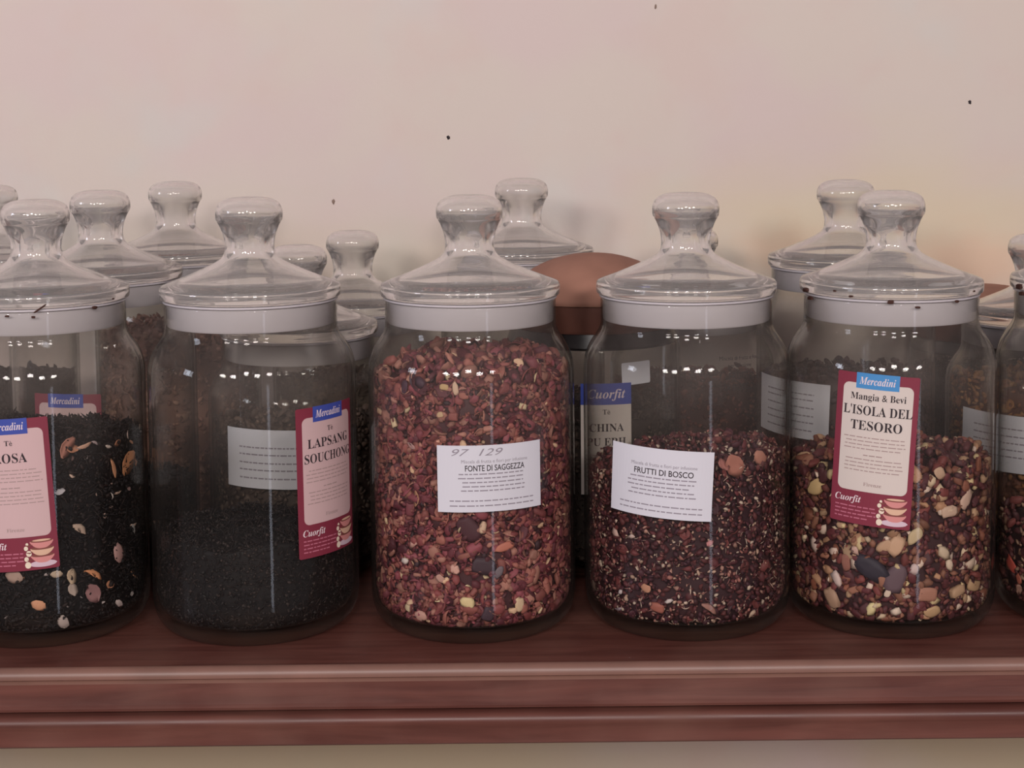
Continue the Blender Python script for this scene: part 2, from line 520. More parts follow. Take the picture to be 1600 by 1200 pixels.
def inner_r(z, dz):
    i = body_profiles(dz)[2][::-1]
    zs = [p[1] for p in i][1:]; rs = [p[0] for p in i][1:]
    return np.interp(z, zs, rs)


# ------------------------------------------------------------------ flakes
def petal_template(nu=5, nv=4, curl=0.5):
    us = np.linspace(-1, 1, nu); vs_ = np.linspace(-1, 1, nv)
    top = []
    for a in us:
        w = math.sqrt(max(1 - abs(a) ** 2.2, 0.04))
        for b in vs_:
            top.append((a, b * w * 0.75, curl * (a * a * 0.6 + b * b * w * 0.5)))
    top = np.array(top); n = len(top)
    V = np.vstack([top, top - np.array([0, 0, 0.10])])
    F = []
    idx = lambda i, j: i * nv + j
    for i in range(nu - 1):
        for j in range(nv - 1):
            F += [(idx(i, j), idx(i + 1, j), idx(i + 1, j + 1)), (idx(i, j), idx(i + 1, j + 1), idx(i, j + 1))]
            F += [(n + idx(i, j), n + idx(i + 1, j + 1), n + idx(i + 1, j)), (n + idx(i, j), n + idx(i, j + 1), n + idx(i + 1, j + 1))]
    edge = [idx(i, 0) for i in range(nu)] + [idx(nu - 1, j) for j in range(1, nv)] + [idx(i, nv - 1) for i in range(nu - 2, -1, -1)] + [idx(0, j) for j in range(nv - 2, 0, -1)]
    for k in range(len(edge)):
        a, b = edge[k], edge[(k + 1) % len(edge)]
        F += [(a, n + b, b), (a, n + a, n + b)]
    return V, np.array(F)


def curl_template(bend=0.7, seg=5):
    V, F = [], []
    for s in range(seg + 1):
        t = s / seg * 2 - 1
        w = 0.16 * (1 - 0.75 * abs(t) ** 2.5)
        cx, cy = t, bend * (t * t - 0.4) * 0.5
        for k in range(4):
            a = k * math.pi / 2 + t
            V.append((cx, cy + w * math.cos(a), w * math.sin(a)))
    for s in range(seg):
        for k in range(4):
            a, b, c, d = s * 4 + k, s * 4 + (k + 1) % 4, (s + 1) * 4 + (k + 1) % 4, (s + 1) * 4 + k
            F += [(a, b, c), (a, c, d)]
    F += [(0, 2, 1), (0, 3, 2)]
    e = seg * 4
    F += [(e, e + 1, e + 2), (e, e + 2, e + 3)]
    return np.array(V), np.array(F)


def rand_rot(n, rng):
    q = rng.standard_normal((n, 4)); q /= np.linalg.norm(q, axis=1)[:, None]
    w, x, y, z = q.T
    return np.stack([np.stack([1 - 2 * (y * y + z * z), 2 * (x * y - z * w), 2 * (x * z + y * w)], 1),
                     np.stack([2 * (x * y + z * w), 1 - 2 * (x * x + z * z), 2 * (y * z - x * w)], 1),
                     np.stack([2 * (x * z - y * w), 2 * (y * z + x * w), 1 - 2 * (x * x + y * y)], 1)], 1)


TPL = {'chunk': [], 'bit': [], 'petal': [], 'curl': []}
for k in range(8):
    q = rand_rot(1, RNG)[0] if k % 2 else np.eye(3)
    V = ICO1[0] @ q
    V = np.sign(V) * np.abs(V) ** (0.45 + 0.3 * RNG.random()) * (1 + 0.10 * RNG.standard_normal((len(V), 1)))
    V = V + 0.25 * V[:, [1, 2, 0]] * RNG.uniform(-1, 1, (1, 3))
    TPL['chunk'].append((V * np.array([0.95, 0.5 + 0.35 * RNG.random(), 0.4 + 0.25 * RNG.random()]), ICO1[1]))
    V = ICO0[0] * (1 + 0.3 * RNG.standard_normal((len(ICO0[0]), 1)))
    TPL['bit'].append((V * np.array([1, 0.7, 0.4 + 0.3 * RNG.random()]), ICO0[1]))
    TPL['petal'].append(petal_template(curl=0.2 + 0.8 * RNG.random()))
    TPL['curl'].append(curl_template(bend=0.2 + 1.2 * RNG.random()))


def contents(name, label, jar, dz, top, slope, mix, core, mat, seed, density=1.0, back=0.0, inset=0.0060, hand=()):
    """loose tea filling a jar: one heap. mix = list of (shape, size_lo, size_hi, per_m2, [colours])"""
    rng = np.random.default_rng(seed)
    RV, RF, RC, base = [], [], [], 0

    def surf_z(x, y):
        return top + slope * x / 0.077 - back * (y + 0.077) / 0.154 + 0.004 * np.sin(x * 90 + seed) * np.cos(y * 80 + seed * 2) - 0.35 * np.maximum(0, np.hypot(x, y) - 0.05) * (0.4 if top < 0.19 else 1.6)

    # core heap
    n = 64
    zs = np.concatenate([[0.0135, 0.0160, 0.020, 0.028], np.linspace(0.04, top - 0.004, 10)])
    cv, cf = [], []
    for z in zs:
        for k in range(n):
            a = 2 * math.pi * k / n
            r = inner_r(z, dz) - inset
            x, y = r * math.sin(a), -r * math.cos(a)
            zz = min(z, surf_z(x, y) - 0.0035) if z > 0.03 else z
            r = min(r, inner_r(zz, dz) - inset)
            cv.append((r * math.sin(a), -r * math.cos(a), zz))
    for i in range(len(zs) - 1):
        for k in range(n):
            a, b, c, d = i * n + k, i * n + (k + 1) % n, (i + 1) * n + (k + 1) % n, (i + 1) * n + k
            cf += [(a, b, c), (a, c, d)]
    last = (len(zs) - 1) * n
    for q, s in enumerate((0.66, 0.33)):
        for k in range(n):
            x, y = cv[last + k][0] * s, cv[last + k][1] * s
            cv.append((x, y, float(surf_z(x, y)) - 0.0035))
    for q in range(2):
        o1, o2 = last + q * n, last + (q + 1) * n
        for k in range(n):
            a, b, c, d = o1 + k, o1 + (k + 1) % n, o2 + (k + 1) % n, o2 + k
            cf += [(a, b, c), (a, c, d)]
    cc = len(cv); cv.append((0, 0, float(surf_z(0, 0)) - 0.0035))
    for k in range(n): cf.append((last + 2 * n + k, last + 2 * n + (k + 1) % n, cc))
    c0 = len(cv); cv.append((0, 0, 0.0135))
    for k in range(n): cf.append(((k + 1) % n, k, c0))
    RV.append(np.array(cv)); RF.append(np.array(cf)); RC.append(np.tile(np.array([*core, 1.0]), (len(cv), 1)))
    base = len(cv)

    side_area = 2 * math.pi * 0.077 * (top - 0.012)
    top_area = math.pi * 0.077 ** 2
    for shape, lo, hi, per, cols in mix:
        tpls = TPL[shape]
        ns, ntp = int(side_area * per * density * 1.7), int(top_area * per * density)
        m = ns + ntp
        if m == 0: continue
        size = lo + (hi - lo) * rng.random(m) ** 1.8
        ang = rng.random(m) * 2 * math.pi
        isside = np.arange(m) < ns
        zc = np.where(isside, 0.0125 + (top + 0.012 - 0.0125) * rng.random(m), 0)
        rside = inner_r(zc, dz) - 0.0007 - size * 0.40 - (inset - 0.001) * rng.random(m) ** 1.3
        rtop = 0.076 * np.sqrt(rng.random(m))
        rad = np.where(isside, rside, rtop)
        x, y = rad * np.sin(ang), -rad * np.cos(ang)
        sz = surf_z(x, y)
        keep = (~isside) | (zc < sz + 0.001)
        zc = np.where(isside, zc, sz - 0.003 + 0.006 * rng.random(m))
        rot = rand_rot(m, rng)
        cols = np.array(cols)
        ci = rng.integers(0, len(cols), m)
        for k in np.nonzero(keep)[0]:
            V, Fc = tpls[rng.integers(0, len(tpls))]
            P = (V * size[k]) @ rot[k].T
            if isside[k]:      # lie flatter against the glass
                er = np.array([math.sin(ang[k]), -math.cos(ang[k]), 0])
                P = P - np.outer(P @ er, er) * 0.35
            P = P + np.array([x[k], y[k], zc[k]])
            RV.append(P); RF.append(Fc + base); base += len(P)
            c = cols[ci[k]] * (0.72 + 0.56 * rng.random())
            RC.append(np.tile(np.array([*np.clip(c, 0, 1), 1.0]), (len(P), 1)))
    # pieces that stand out in the photo: (angle from the front, z, size, shape, colour)
    for a, z, s, shape, colr in hand:
        V, Fc = TPL[shape][rng.integers(0, 8)]
        rot = rand_rot(1, rng)[0]
        P = (V * s) @ rot.T
        er = np.array([math.sin(a), -math.cos(a), 0])
        P = P - np.outer(P @ er, er) * 0.65
        r = inner_r(z, dz) - 0.0005 - s * 0.16
        P = P + np.array([r * math.sin(a), -r * math.cos(a), z])
        RV.append(P); RF.append(Fc + base); base += len(P)
        RC.append(np.tile(np.array([*colr, 1.0]), (len(P), 1)))
    V = np.vstack(RV); Fc = np.vstack(RF); C = np.vstack(RC)
    V[:, 2] = np.maximum(V[:, 2], 0.0117)
    rr = np.hypot(V[:, 0], V[:, 1])
    lim = inner_r(V[:, 2], dz) - 0.0006
    s = np.minimum(1.0, lim / np.maximum(rr, 1e-6))
    V[:, 0] *= s; V[:, 1] *= s
    me = bpy.data.meshes.new(name)
    me.vertices.add(len(V)); me.vertices.foreach_set('co', V.ravel())
    me.loops.add(Fc.size); me.loops.foreach_set('vertex_index', Fc.ravel().astype(np.int32))
    me.polygons.add(len(Fc)); me.polygons.foreach_set('loop_start', np.arange(0, Fc.size, 3, dtype=np.int32))
    ca = me.color_attributes.new('flake_color', 'FLOAT_COLOR', 'POINT')
    ca.data.foreach_set('color', C.astype(np.float32).ravel())
    me.materials.append(mat)
    me.update(); me.validate()
    o = bpy.data.objects.new(name, me)
    COL.objects.link(o)
    o.location = jar.location
    return tag(o, label, 'tea', kind='stuff')


# ------------------------------------------------------------------ labels
GR = 0.08


class Sheet:
    """draws flat shapes in label space (u right, v up, metres) and wraps them round the jar"""
    def __init__(s, a0, z0, tilt, rad=GR):
        s.a0, s.z0, s.t, s.r = a0, z0, tilt, rad

    def wrap(s, P, off):
        P = np.atleast_2d(np.array(P, float))
        c, n = math.cos(s.t), math.sin(s.t)
        u = P[:, 0] * c - P[:, 1] * n
        v = P[:, 0] * n + P[:, 1] * c
        a = s.a0 + u / s.r
        rr = s.r + off
        return np.stack([rr * np.sin(a), -rr * np.cos(a), s.z0 + v], 1)


class Bag:
    def __init__(s, sheet): s.sh, s.V, s.F, s.M, s.n = sheet, [], [], [], 0

    def add(s, P, F, off, mi, thick=0.0):
        W = s.sh.wrap(P, off)
        s.V.append(W); s.F += [tuple(k + s.n for k in f) for f in F]; s.M += [mi] * len(F)
        s.n += len(W)

    def columns(s, us, lo, hi, off, mi, thick=0.00012):
        """area between two curves over columns of u, with a small thickness"""
        n = len(us)
        P = [(us[k], lo[k]) for k in range(n)] + [(us[k], hi[k]) for k in range(n)]
        A = s.sh.wrap(P, off); B = s.sh.wrap(P, off - thick)
        s.V.append(np.vstack([A, B])); b = s.n; s.n += 4 * n
        F = []
        for k in range(n - 1):
            F.append((b + k, b + k + 1, b + n + k + 1, b + n + k))
            F.append((b + 2 * n + k + 1, b + 2 * n + k, b + 3 * n + k, b + 3 * n + k + 1))
            F.append((b + 2 * n + k, b + 2 * n + k + 1, b + k + 1, b + k))
            F.append((b + n + k, b + n + k + 1, b + 3 * n + k + 1, b + 3 * n + k))
        F.append((b, b + n, b + 3 * n, b + 2 * n))
        F.append((b + n - 1, b + 3 * n - 1, b + 4 * n - 1, b + 2 * n - 1)[::1])
        s.F += F; s.M += [mi] * len(F)

    def rect(s, u0, v0, u1, v1, off, mi, r=0.0, nx=None, wob=0.0):
        nx = nx or max(2, int((u1 - u0) / 0.002) + 2)
        us = list(np.linspace(u0, u1, nx))
        if r > 0:
            arc = [u0 + r - r * math.cos(t) for t in np.linspace(0, math.pi / 2, 6)]
            us = sorted(set([round(q, 7) for q in us if u0 + r < q < u1 - r] + [round(q, 7) for q in arc] + [round(u0 + u1 - q, 7) for q in arc]))
        lo, hi = [], []
        for q in us:
            d = 0.0
            e = min(q - u0, u1 - q)
            if r > 0 and e < r: d = r - math.sqrt(max(r * r - (r - e) ** 2, 0))
            lo.append(v0 + d); hi.append(v1 - d)
        s.columns(us, lo, hi, off, mi)

    def ellipse(s, cu, cv, ru, rv, off, mi, v_lo=-1, v_hi=1, n=13):
        us, lo, hi = [], [], []
        for t in np.linspace(-1, 1, n):
            w = math.sqrt(max(1 - t * t, 0))
            us.append(cu + ru * t); lo.append(cv + rv * max(-w, v_lo * (w if v_lo > -1 else 1)) if v_lo > -1 else cv - rv * w); hi.append(cv + rv * min(w, v_hi) if v_hi < 1 else cv + rv * w)
        s.columns(us, lo, hi, off, mi)

    def lines(s, u0, u1, v, h, off, mi, rng, gap=0.0009):
        """a line of print too small to read: a run of word-long dashes"""
        u = u0
        while u < u1:
            w = rng.uniform(0.0018, 0.006)
            e = min(u + w, u1)
            if e - u > 0.0008: s.rect(u, v, e, v + h, off, mi, nx=2)
            u = e + gap

    def text(s, body, u, v, size, off, mi, width=None, align='CENTER', shear=0.0, bold=0.0):
        cu = bpy.data.curves.new('t', 'FONT')
        cu.body = body; cu.size = 1.0; cu.align_x = align; cu.resolution_u = 3; cu.shear = shear; cu.offset = bold
        o = bpy.data.objects.new('t', cu)
        COL.objects.link(o)
        dg = bpy.context.evaluated_depsgraph_get()
        dg.update()
        me = bpy.data.meshes.new_from_object(o.evaluated_get(dg))
        co = np.zeros(len(me.vertices) * 3); me.vertices.foreach_get('co', co)
        co = co.reshape(-1, 3)
        F = [tuple(p.vertices) for p in me.polygons]
        bpy.data.objects.remove(o); bpy.data.curves.remove(cu); bpy.data.meshes.remove(me)
        if len(co) == 0: return
        sx = size
        if width:
            w = co[:, 0].max() - co[:, 0].min(); sx = width / w
        P = np.stack([u + co[:, 0] * sx, v + co[:, 1] * size], 1)
        s.add(P, F, off, mi)

    def build(s, name, mats, parent, label=None):
        o = obj(name, np.vstack(s.V), s.F, mats, parent=parent, smooth=False, fmat=s.M)
        if label: o['label'] = label
        return o


def serif(t):
    """bold serif letters for titles"""
    r = ''
    for ch in t:
        if 'A' <= ch <= 'Z': r += chr(0x1D400 + ord(ch) - 65)
        elif 'a' <= ch <= 'z': r += chr(0x1D41A + ord(ch) - 97)
        else: r += ch
    return r


def script(t):
    r = ''
    for ch in t:
        if 'A' <= ch <= 'Z': r += chr(0x1D468 + ord(ch) - 65)
        elif 'a' <= ch <= 'z': r += chr(0x1D482 + ord(ch) - 97)
        else: r += ch
    return r


def face_angle(jar):
    return math.atan2(-jar.location.x, CAM_D + jar.location.y)


def white_label(jar, a_view, z0, tilt, lines, title=None, w=0.080, h=0.050, seed=1, pencil=None, pre='white paper label'):
    rng = random.Random(seed)
    sh = Sheet(face_angle(jar) + a_view, z0, tilt)
    b = Bag(sh); b.rect(-w / 2, -h / 2, w / 2, h / 2, 0.0006, 0, nx=30)
    lab = b.build('label', [M_PAPER], jar, pre)
    t = Bag(sh)
    o = 0.00068
    if title:
        t.text('Miscela di frutta e fiori per infusione', 0.003, h * 0.235, 0.0036, o, 1, width=0.050)
        t.text(title, 0.003, h * 0.115, 0.0062, o, 0, width=0.045, bold=0.012)
        for k in range(5): t.lines(-0.023 + rng.uniform(-.002, .002), 0.027 + rng.uniform(-.003, .002), h * (0.06 - 0.062 * k), 0.0009, o, 1, rng)
        for k in range(2): t.lines(-0.031, 0.033, -h * (0.34 + 0.075 * k), 0.0009, o, 1, rng)
        if pencil: t.text(pencil, -0.012, h * 0.345, 0.0075, o, 1, width=0.038, shear=0.35)
    else:
        for k, q in enumerate(lines): t.lines(-0.026, 0.026, h * q, 0.0012, o, 1, rng)
    t.build('lettering', [M_INK, M_GREYINK], lab)
    return lab


def red_label(jar, a_view, z0, tilt, head, title, panel, tab, tabtext, seed=2, simple=False):
    rng = random.Random(seed)
    w, h = 0.0600, 0.113
    sh = Sheet(face_angle(jar) + a_view, z0, tilt)
    b = Bag(sh); b.rect(-w / 2, -h / 2, w / 2, h / 2, 0.0006, 0, r=0.0015, nx=26)
    lab = b.build('label', [M_RED], jar, 'crimson tall paper label with a pale panel and a blue tab')
    p = Bag(sh)
    p0, p1 = -h / 2 + 0.025, h / 2 - 0.0075
    p.rect(-w / 2 + 0.005, p0, w / 2 - 0.004, p1, 0.00072, 0, r=0.0045, nx=24)
    p.build('panel', [panel], lab)
    k = Bag(sh); k.rect(-0.0155, h / 2 - 0.0112, 0.0155, h / 2 + 0.0004, 0.00085, 0, nx=14)
    tb = k.build('brand_tab', [tab], lab)
    t = Bag(sh)
    o = 0.00082
    y = p1 - 0.012
    if simple:
        t.text(script(tabtext), 0.0, h / 2 - 0.0080, 0.0080, 0.00095, 2, width=0.026)
        t.build('lettering', [M_INK, M_BROWNINK, M_WHITEINK, M_ROSEINK], lab)
        return lab
    if head:
        t.text(serif(head), 0.001, y, 0.0072 if len(head) > 3 else 0.0055, o, 0, width=0.040 if len(head) > 3 else None)
    if len(title) == 1: y -= 0.0015
    for line in title:
        y -= 0.0112
        t.text(serif(line), 0.001, y, 0.0100, o, 0, width=min(0.0062 * len(line), 0.050))
    y -= 0.006
    for q in range(4):
        t.lines(-0.023 + rng.uniform(0, .003), 0.024 - rng.uniform(0, .004), y, 0.0007, o, 1, rng); y -= 0.0028
    y -= 0.002
    t.lines(-0.007, 0.008, y, 0.0008, o, 1, rng); y -= 0.0032
    for q in range(4):
        if y < p0 + 0.010: break
        t.lines(-0.022 + rng.uniform(0, .003), 0.024 - rng.uniform(0, .004), y, 0.0007, o, 1, rng); y -= 0.0028
    t.text(serif('Firenze'), 0.001, p0 + 0.0045, 0.0038, o, 1, width=0.013)
    t.text(script('Cuorfit'), -0.0165, p0 - 0.0085, 0.0072, o, 2, width=0.020)
    for q in range(4): t.lines(-0.026, 0.005 - 0.006 * (q > 2), p0 - 0.0125 - 0.0028 * q, 0.0009, o, 3, rng)
    t.text(script(tabtext), 0.0, h / 2 - 0.0080, 0.0080, 0.00095, 2, width=0.026)
    t.build('lettering', [M_INK, M_BROWNINK, M_WHITEINK, M_ROSEINK], lab)
    # printed stack of cups beside a little figure of cream
    c = Bag(sh)
    cx = 0.0185
    c.ellipse(cx, -h / 2 + 0.0042, 0.0098, 0.0024, 0.00080, 3)
    us = np.linspace(-1, 1, 15)
    for q in range(3):
        z = -h / 2 + 0.0050 + 0.0054 * q
        k_ = 0.00082 + 0.00004 * q
        c.columns([cx + 0.0082 * t_ for t_ in us], [z + 0.0046 * abs(t_) ** 2.6 for t_ in us], [z + 0.0056 for t_ in us], k_, 1 if q == 1 else 0)
        c.ellipse(cx, z + 0.0056, 0.0082, 0.0013, k_ + 0.00002, 2)
        c.ellipse(cx, z + 0.0060, 0.0066, 0.0008, k_ + 0.00003, 1 if q == 2 else 2)
        c.columns([cx - 0.0090 + 0.0024 * t_ for t_ in us], [z + 0.0018 + 0.0010 * abs(t_) for t_ in us], [z + 0.0028 + 0.0004 * abs(t_) for t_ in us], k_, 2)
    for dx, dzz, s_ in ((0, 0.004, 0.0022), (-0.0008, 0.0085, 0.0016), (0.0012, 0.0125, 0.0020), (-0.0006, 0.0165, 0.0015), (0.0003, 0.0195, 0.0010)):
        c.ellipse(0.0078 + dx, -h / 2 + dzz, s_, s_ * 1.1, 0.00082, 4)
    c.build('printed_cups', [M_CUPA, M_CUPB, M_CUPD, M_LILAC, M_CREAM], lab)
    return lab


SHORT = 0.051
# front row
J1 = make_jar(-0.369, 0.000, 0.0, 'glass jar of black tea with peach petals and red label, cut by the left edge')
J2 = make_jar(-0.2035, 0.000, 0.0, 'front glass jar one-third full of fine black tea, red label turned rightward')
J3 = make_jar(-0.033, 0.000, 0.0, 'front glass jar filled to its shoulder with red dried fruit, white label')
J4 = make_jar(0.1345, 0.000, 0.0, 'front glass jar over half full of dark flecked berry tea, white label')
J5 = make_jar(0.2935, 0.000, 0.0, 'front glass jar of chunky tan and cream fruit with red label and sky-blue tab')
J6 = make_jar(0.4590, 0.000, 0.0, 'front glass jar cut by the right edge with one red piece low inside')
# behind
B2 = make_jar(-0.361, 0.163, 0.001, 'tall glass jar with red label standing close behind the peach petal tea jar')
B4 = make_jar(-0.189, 0.163, SHORT, 'short glass jar with white label standing right behind the fine black tea jar')
B8 = make_jar(0.303, 0.212, 0.001, 'tall glass jar with dark contents right behind the chunky fruit jar')
B9 = make_jar(0.474, 0.200, SHORT, 'short glass jar of orange-brown tea at the right edge, behind the front row')
B1 = make_jar(-0.508, 0.318, 0.002, 'tall glass jar at the far left edge, only its knob showing above')
B3 = make_jar(-0.330, 0.328, 0.001, 'tall back jar whose clear knob stands left of the fine black tea jar')
B5 = make_jar(-0.157, 0.328, SHORT, 'short back jar whose lid shows between the black tea and red fruit jars')
B6 = make_jar(0.0095, 0.318, 0.001, 'tall back jar whose knob rises just right of the red fruit jar knob')
B10 = make_jar(0.175, 0.318, SHORT, 'short jar of red-brown tea seen through the empty top of the berry tea jar')


# jars closed with a brown domed lid
def brown_jar(x, y, h, label):
    t = empty('brown_lidded_jar', (x, y, 0))
    tag(t, label, 'jar')
    k = h / 0.272
    prof = [(0.0, 0.0035), (0.045, 0.003), (0.0600, 0.0), (0.067, 0.0012), (0.0740, 0.0078), (0.0765, 0.018), (0.0765, 0.12), (0.0765, 0.185 * k), (0.074, 0.200 * k), (0.0705, 0.2085 * k), (0.0700, 0.222 * k)]
    inn = [(0.0675, 0.222 * k), (0.0680, 0.208 * k), (0.0715, 0.199 * k), (0.0737, 0.184 * k), (0.0737, 0.10), (0.0737, 0.022), (0.070, 0.0135), (0.05, 0.0112), (0.0, 0.011)]
    v, f = lathe(spline(prof, 3) + spline(inn, 3), 96)
    obj('body', v, f, M_GLASS, parent=t)
    z0 = 0.222 * k
    D = h - z0 - 0.016
    dome = [(0.0, h), (0.02, h - 0.055 * D), (0.040, h - 0.22 * D), (0.058, h - 0.50 * D), (0.070, h - 0.80 * D), (0.0755, h - D), (0.0762, h - D - 0.003), (0.0755, h - D - 0.005)]
    lp = spline(dome, 3) + [(0.071, h - D - 0.0055), (0.060, h - D - 0.0055), (0.0, h - D - 0.0055)]
    v, f = lathe(lp, 96)
    lid = obj('lid', v, f, M_TERRA, parent=t, sharp=45)
    lid['label'] = 'matte terracotta-brown domed lid'
    rim = [(0.0735, h - D - 0.0056), (0.0738, z0 - 0.010), (0.0725, z0 - 0.0125), (0.0708, z0 - 0.012), (0.0706, z0 + 0.0005), (0.0400, z0 + 0.0005), (0.0400, h - D - 0.0056)]
    v, f = lathe(rim, 96)
    rm = obj('lid_collar', v, f, M_DARKTERRA, parent=t, sharp=45)
    rm['label'] = 'darker brown collar under the lid'
    nk = [(0.0716, z0 - 0.0122), (0.0722, z0 - 0.016), (0.0722, z0 - 0.024), (0.0712, z0 - 0.026), (0.0708, z0 - 0.0255), (0.0708, z0 - 0.0122)]
    v, f = lathe([(r + 0.0035 * max(0.0, min(1.0, (z0 - 0.014 - z) / 0.010)), z) for r, z in nk], 96)
    obj('neck_band', v, f, M_BLACK, parent=t, sharp=45)
    return t


B7 = brown_jar(0.0705, 0.163, 0.272, 'jar with matte brown domed lid and blue-headed label, behind the berry tea jar')
B11 = brown_jar(0.486, 0.398, 0.214, 'low jar with brown domed lid by the wall, between the last two front jars')

# ------------------------------------------------------------------ contents
C_ = lambda *a: [tuple(x) for x in a]
RED = C_((.19, .044, .044), (.25, .074, .064), (.29, .100, .078), (.13, .024, .034), (.34, .15, .115), (.22, .052, .066), (.085, .018, .026))
DARK = C_((.035, .012, .016), (.060, .016, .020), (.045, .020, .026))
LIGHT = C_((.58, .37, .24), (.52, .26, .19), (.60, .45, .28))
TEA = C_((.009, .006, .0065), (.013, .008, .008), (.020, .012, .011), (.010, .0075, .009))
PEACH = C_((.55, .24, .14), (.60, .30, .18), (.42, .20, .15), (.48, .33, .26))


def jar_spot(jar, px, py):
    """angle and height on the front of a jar's contents for a place seen in the photo"""
    cy = Y_HOR + F_PX * math.tan(R(PITCH))
    d = cam.matrix_world.to_3x3() @ Vector(((px - 800) / F_PX, -(py - cy) / F_PX, -1))
    o = cam.matrix_world.translation
    ox, oy = o.x - jar.location.x, o.y - jar.location.y
    A = d.x * d.x + d.y * d.y; B = 2 * (ox * d.x + oy * d.y); C = ox * ox + oy * oy - 0.0768 ** 2
    q = B * B - 4 * A * C
    t = (-B - math.sqrt(max(q, 0))) / (2 * A)
    x, y = ox + d.x * t, oy + d.y * t
    return math.atan2(x, -y), o.z + d.z * t


def spots(jar, lst):
    r = []
    for px, py, s, shape, colr in lst:
        a, z = jar_spot(jar, px, py)
        r.append((a, z, s, shape, colr))
    return r


PC = (.58, .26, .15)
h1 = spots(J1, [(100, 697, .0065, 'petal', (.45, .20, .15)), (134, 700, .0042, 'petal', (.62, .36, .26)), (203, 718, .0085, 'petal', (.62, .27, .13)), (182, 730, .006, 'petal', (.58, .27, .15)),
                (200, 680, .0032, 'petal', (.5, .36, .32)), (150, 893, .0075, 'petal', (.60, .25, .12)), (57, 951, .0055, 'petal', (.62, .30, .18)), (190, 862, .006, 'petal', (.42, .24, .22)),
                (88, 902, .0045, 'petal', (.5, .38, .28)), (110, 903, .0048, 'petal', (.5, .36, .25)), (148, 925, .006, 'petal', (.30, .15, .15)), (20, 903, .005, 'petal', (.4, .27, .22)), (113, 923, .004, 'petal', (.42, .32, .27)),
                (188, 945, .004, 'petal', (.45, .35, .33)), (165, 978, .0045, 'petal', (.42, .36, .33)), (98, 978, .0045, 'petal', (.42, .33, .3)), (212, 825, .0035, 'petal', (.4, .37, .36)), (130, 822, .006, 'petal', (.45, .32, .25)),
                (170, 700, .003, 'petal', (.5, .4, .35)), (177, 775, .004, 'curl', (.45, .38, .35)), (95, 770, .003, 'petal', (.4, .36, .38)), (150, 690, .003, 'petal', (.4, .3, .3))])
contents('black_tea', 'black tea leaves scattered with peach petals in the jar at the left edge', J1, 0.0, 0.168, -0.002,
         [('curl', .003, .006, 50000, TEA), ('bit', .0016, .0034, 34000, TEA), ('petal', .0025, .0050, 500, PEACH), ('petal', .0014, .0026, 1100, C_((.30, .20, .17), (.22, .13, .12), (.34, .28, .27)))], (.008, .0055, .006), M_TEA, 11, back=0.022, hand=[(a, z, q * 1.35, t, c) for a, z, q, t, c in h1])
contents('black_tea', 'fine plain black tea filling the bottom third of the second front jar', J2, 0.0, 0.083, 0.001,
         [('curl', .002, .0045, 90000, TEA), ('bit', .001, .002, 40000, C_((.02, .016, .016), (.032, .022, .02)))], (.008, .006, .0065), M_TEA, 12, back=0.01, inset=0.0035)
h3 = spots(J3, [(632, 877, .0050, 'bit', (.66, .55, .50)), (730, 942, .0055, 'chunk', (.68, .52, .28)), (813, 945, .0065, 'chunk', (.66, .46, .30)), (711, 608, .0050, 'chunk', (.62, .42, .30)), (693, 605, .0035, 'chunk', (.50, .33, .16)),
                (710, 890, .0048, 'chunk', (.60, .33, .27)), (688, 905, .0045, 'chunk', (.48, .27, .22)), (687, 648, .0042, 'chunk', (.52, .34, .20)), (640, 700, .0058, 'petal', (.46, .26, .24)), (652, 780, .006, 'petal', (.52, .26, .15)),
                (790, 855, .0075, 'chunk', (.50, .17, .12)), (757, 885, .009, 'chunk', (.05, .025, .035)), (733, 827, .012, 'chunk', (.07, .022, .03)), (765, 960, .010, 'chunk', (.055, .03, .045)), (642, 597, .0065, 'petal', (.06, .03, .05)), (630, 605, .006, 'chunk', (.07, .03, .05)), (655, 600, .006, 'bit', (.06, .028, .045)),
                (780, 895, .006, 'chunk', (.17, .13, .15)), (645, 850, .005, 'bit', (.55, .30, .25)), (700, 560, .006, 'petal', (.40, .16, .12)), (655, 965, .0055, 'petal', (.50, .27, .22)), (640, 585, .004, 'petal', (.5, .25, .18)), (755, 825, .005, 'chunk', (.6, .4, .28))])
contents('dried_fruit', 'red and pink dried fruit pieces heaped up to the shoulder of their jar', J3, 0.0, 0.208, 0.003,
         [('chunk', .0034, .0072, 12000, RED), ('petal', .0040, .0082, 15000, RED), ('bit', .0018, .0042, 30000, RED), ('bit', .0025, .0045, 3600, DARK), ('chunk', .0022, .0044, 800, LIGHT), ('petal', .0025, .0052, 1700, LIGHT)], (.060, .017, .021), M_FLAKE, 13, hand=h3)
h4 = spots(J4, [(960, 833, .0060, 'bit', (.58, .38, .33)), (985, 838, .0040, 'bit', (.55, .4, .35)), (1008, 920, .0055, 'chunk', (.50, .24, .15)), (1025, 950, .0075, 'chunk', (.34, .11, .08)), (968, 925, .0035, 'bit', (.55, .45, .45)), (962, 955, .0055, 'petal', (.42, .34, .38)),
                (1112, 948, .007, 'petal', (.32, .15, .12)), (1150, 725, .010, 'petal', (.40, .16, .12)), (1190, 720, .008, 'petal', (.42, .18, .13)), (1130, 730, .006, 'petal', (.36, .14, .12)), (1045, 940, .003, 'bit', (.6, .5, .48)), (1180, 960, .004, 'petal', (.55, .38, .28)), (1110, 850, .004, 'bit', (.5, .2, .2)), (925, 915, .006, 'chunk', (.22, .14, .11))])
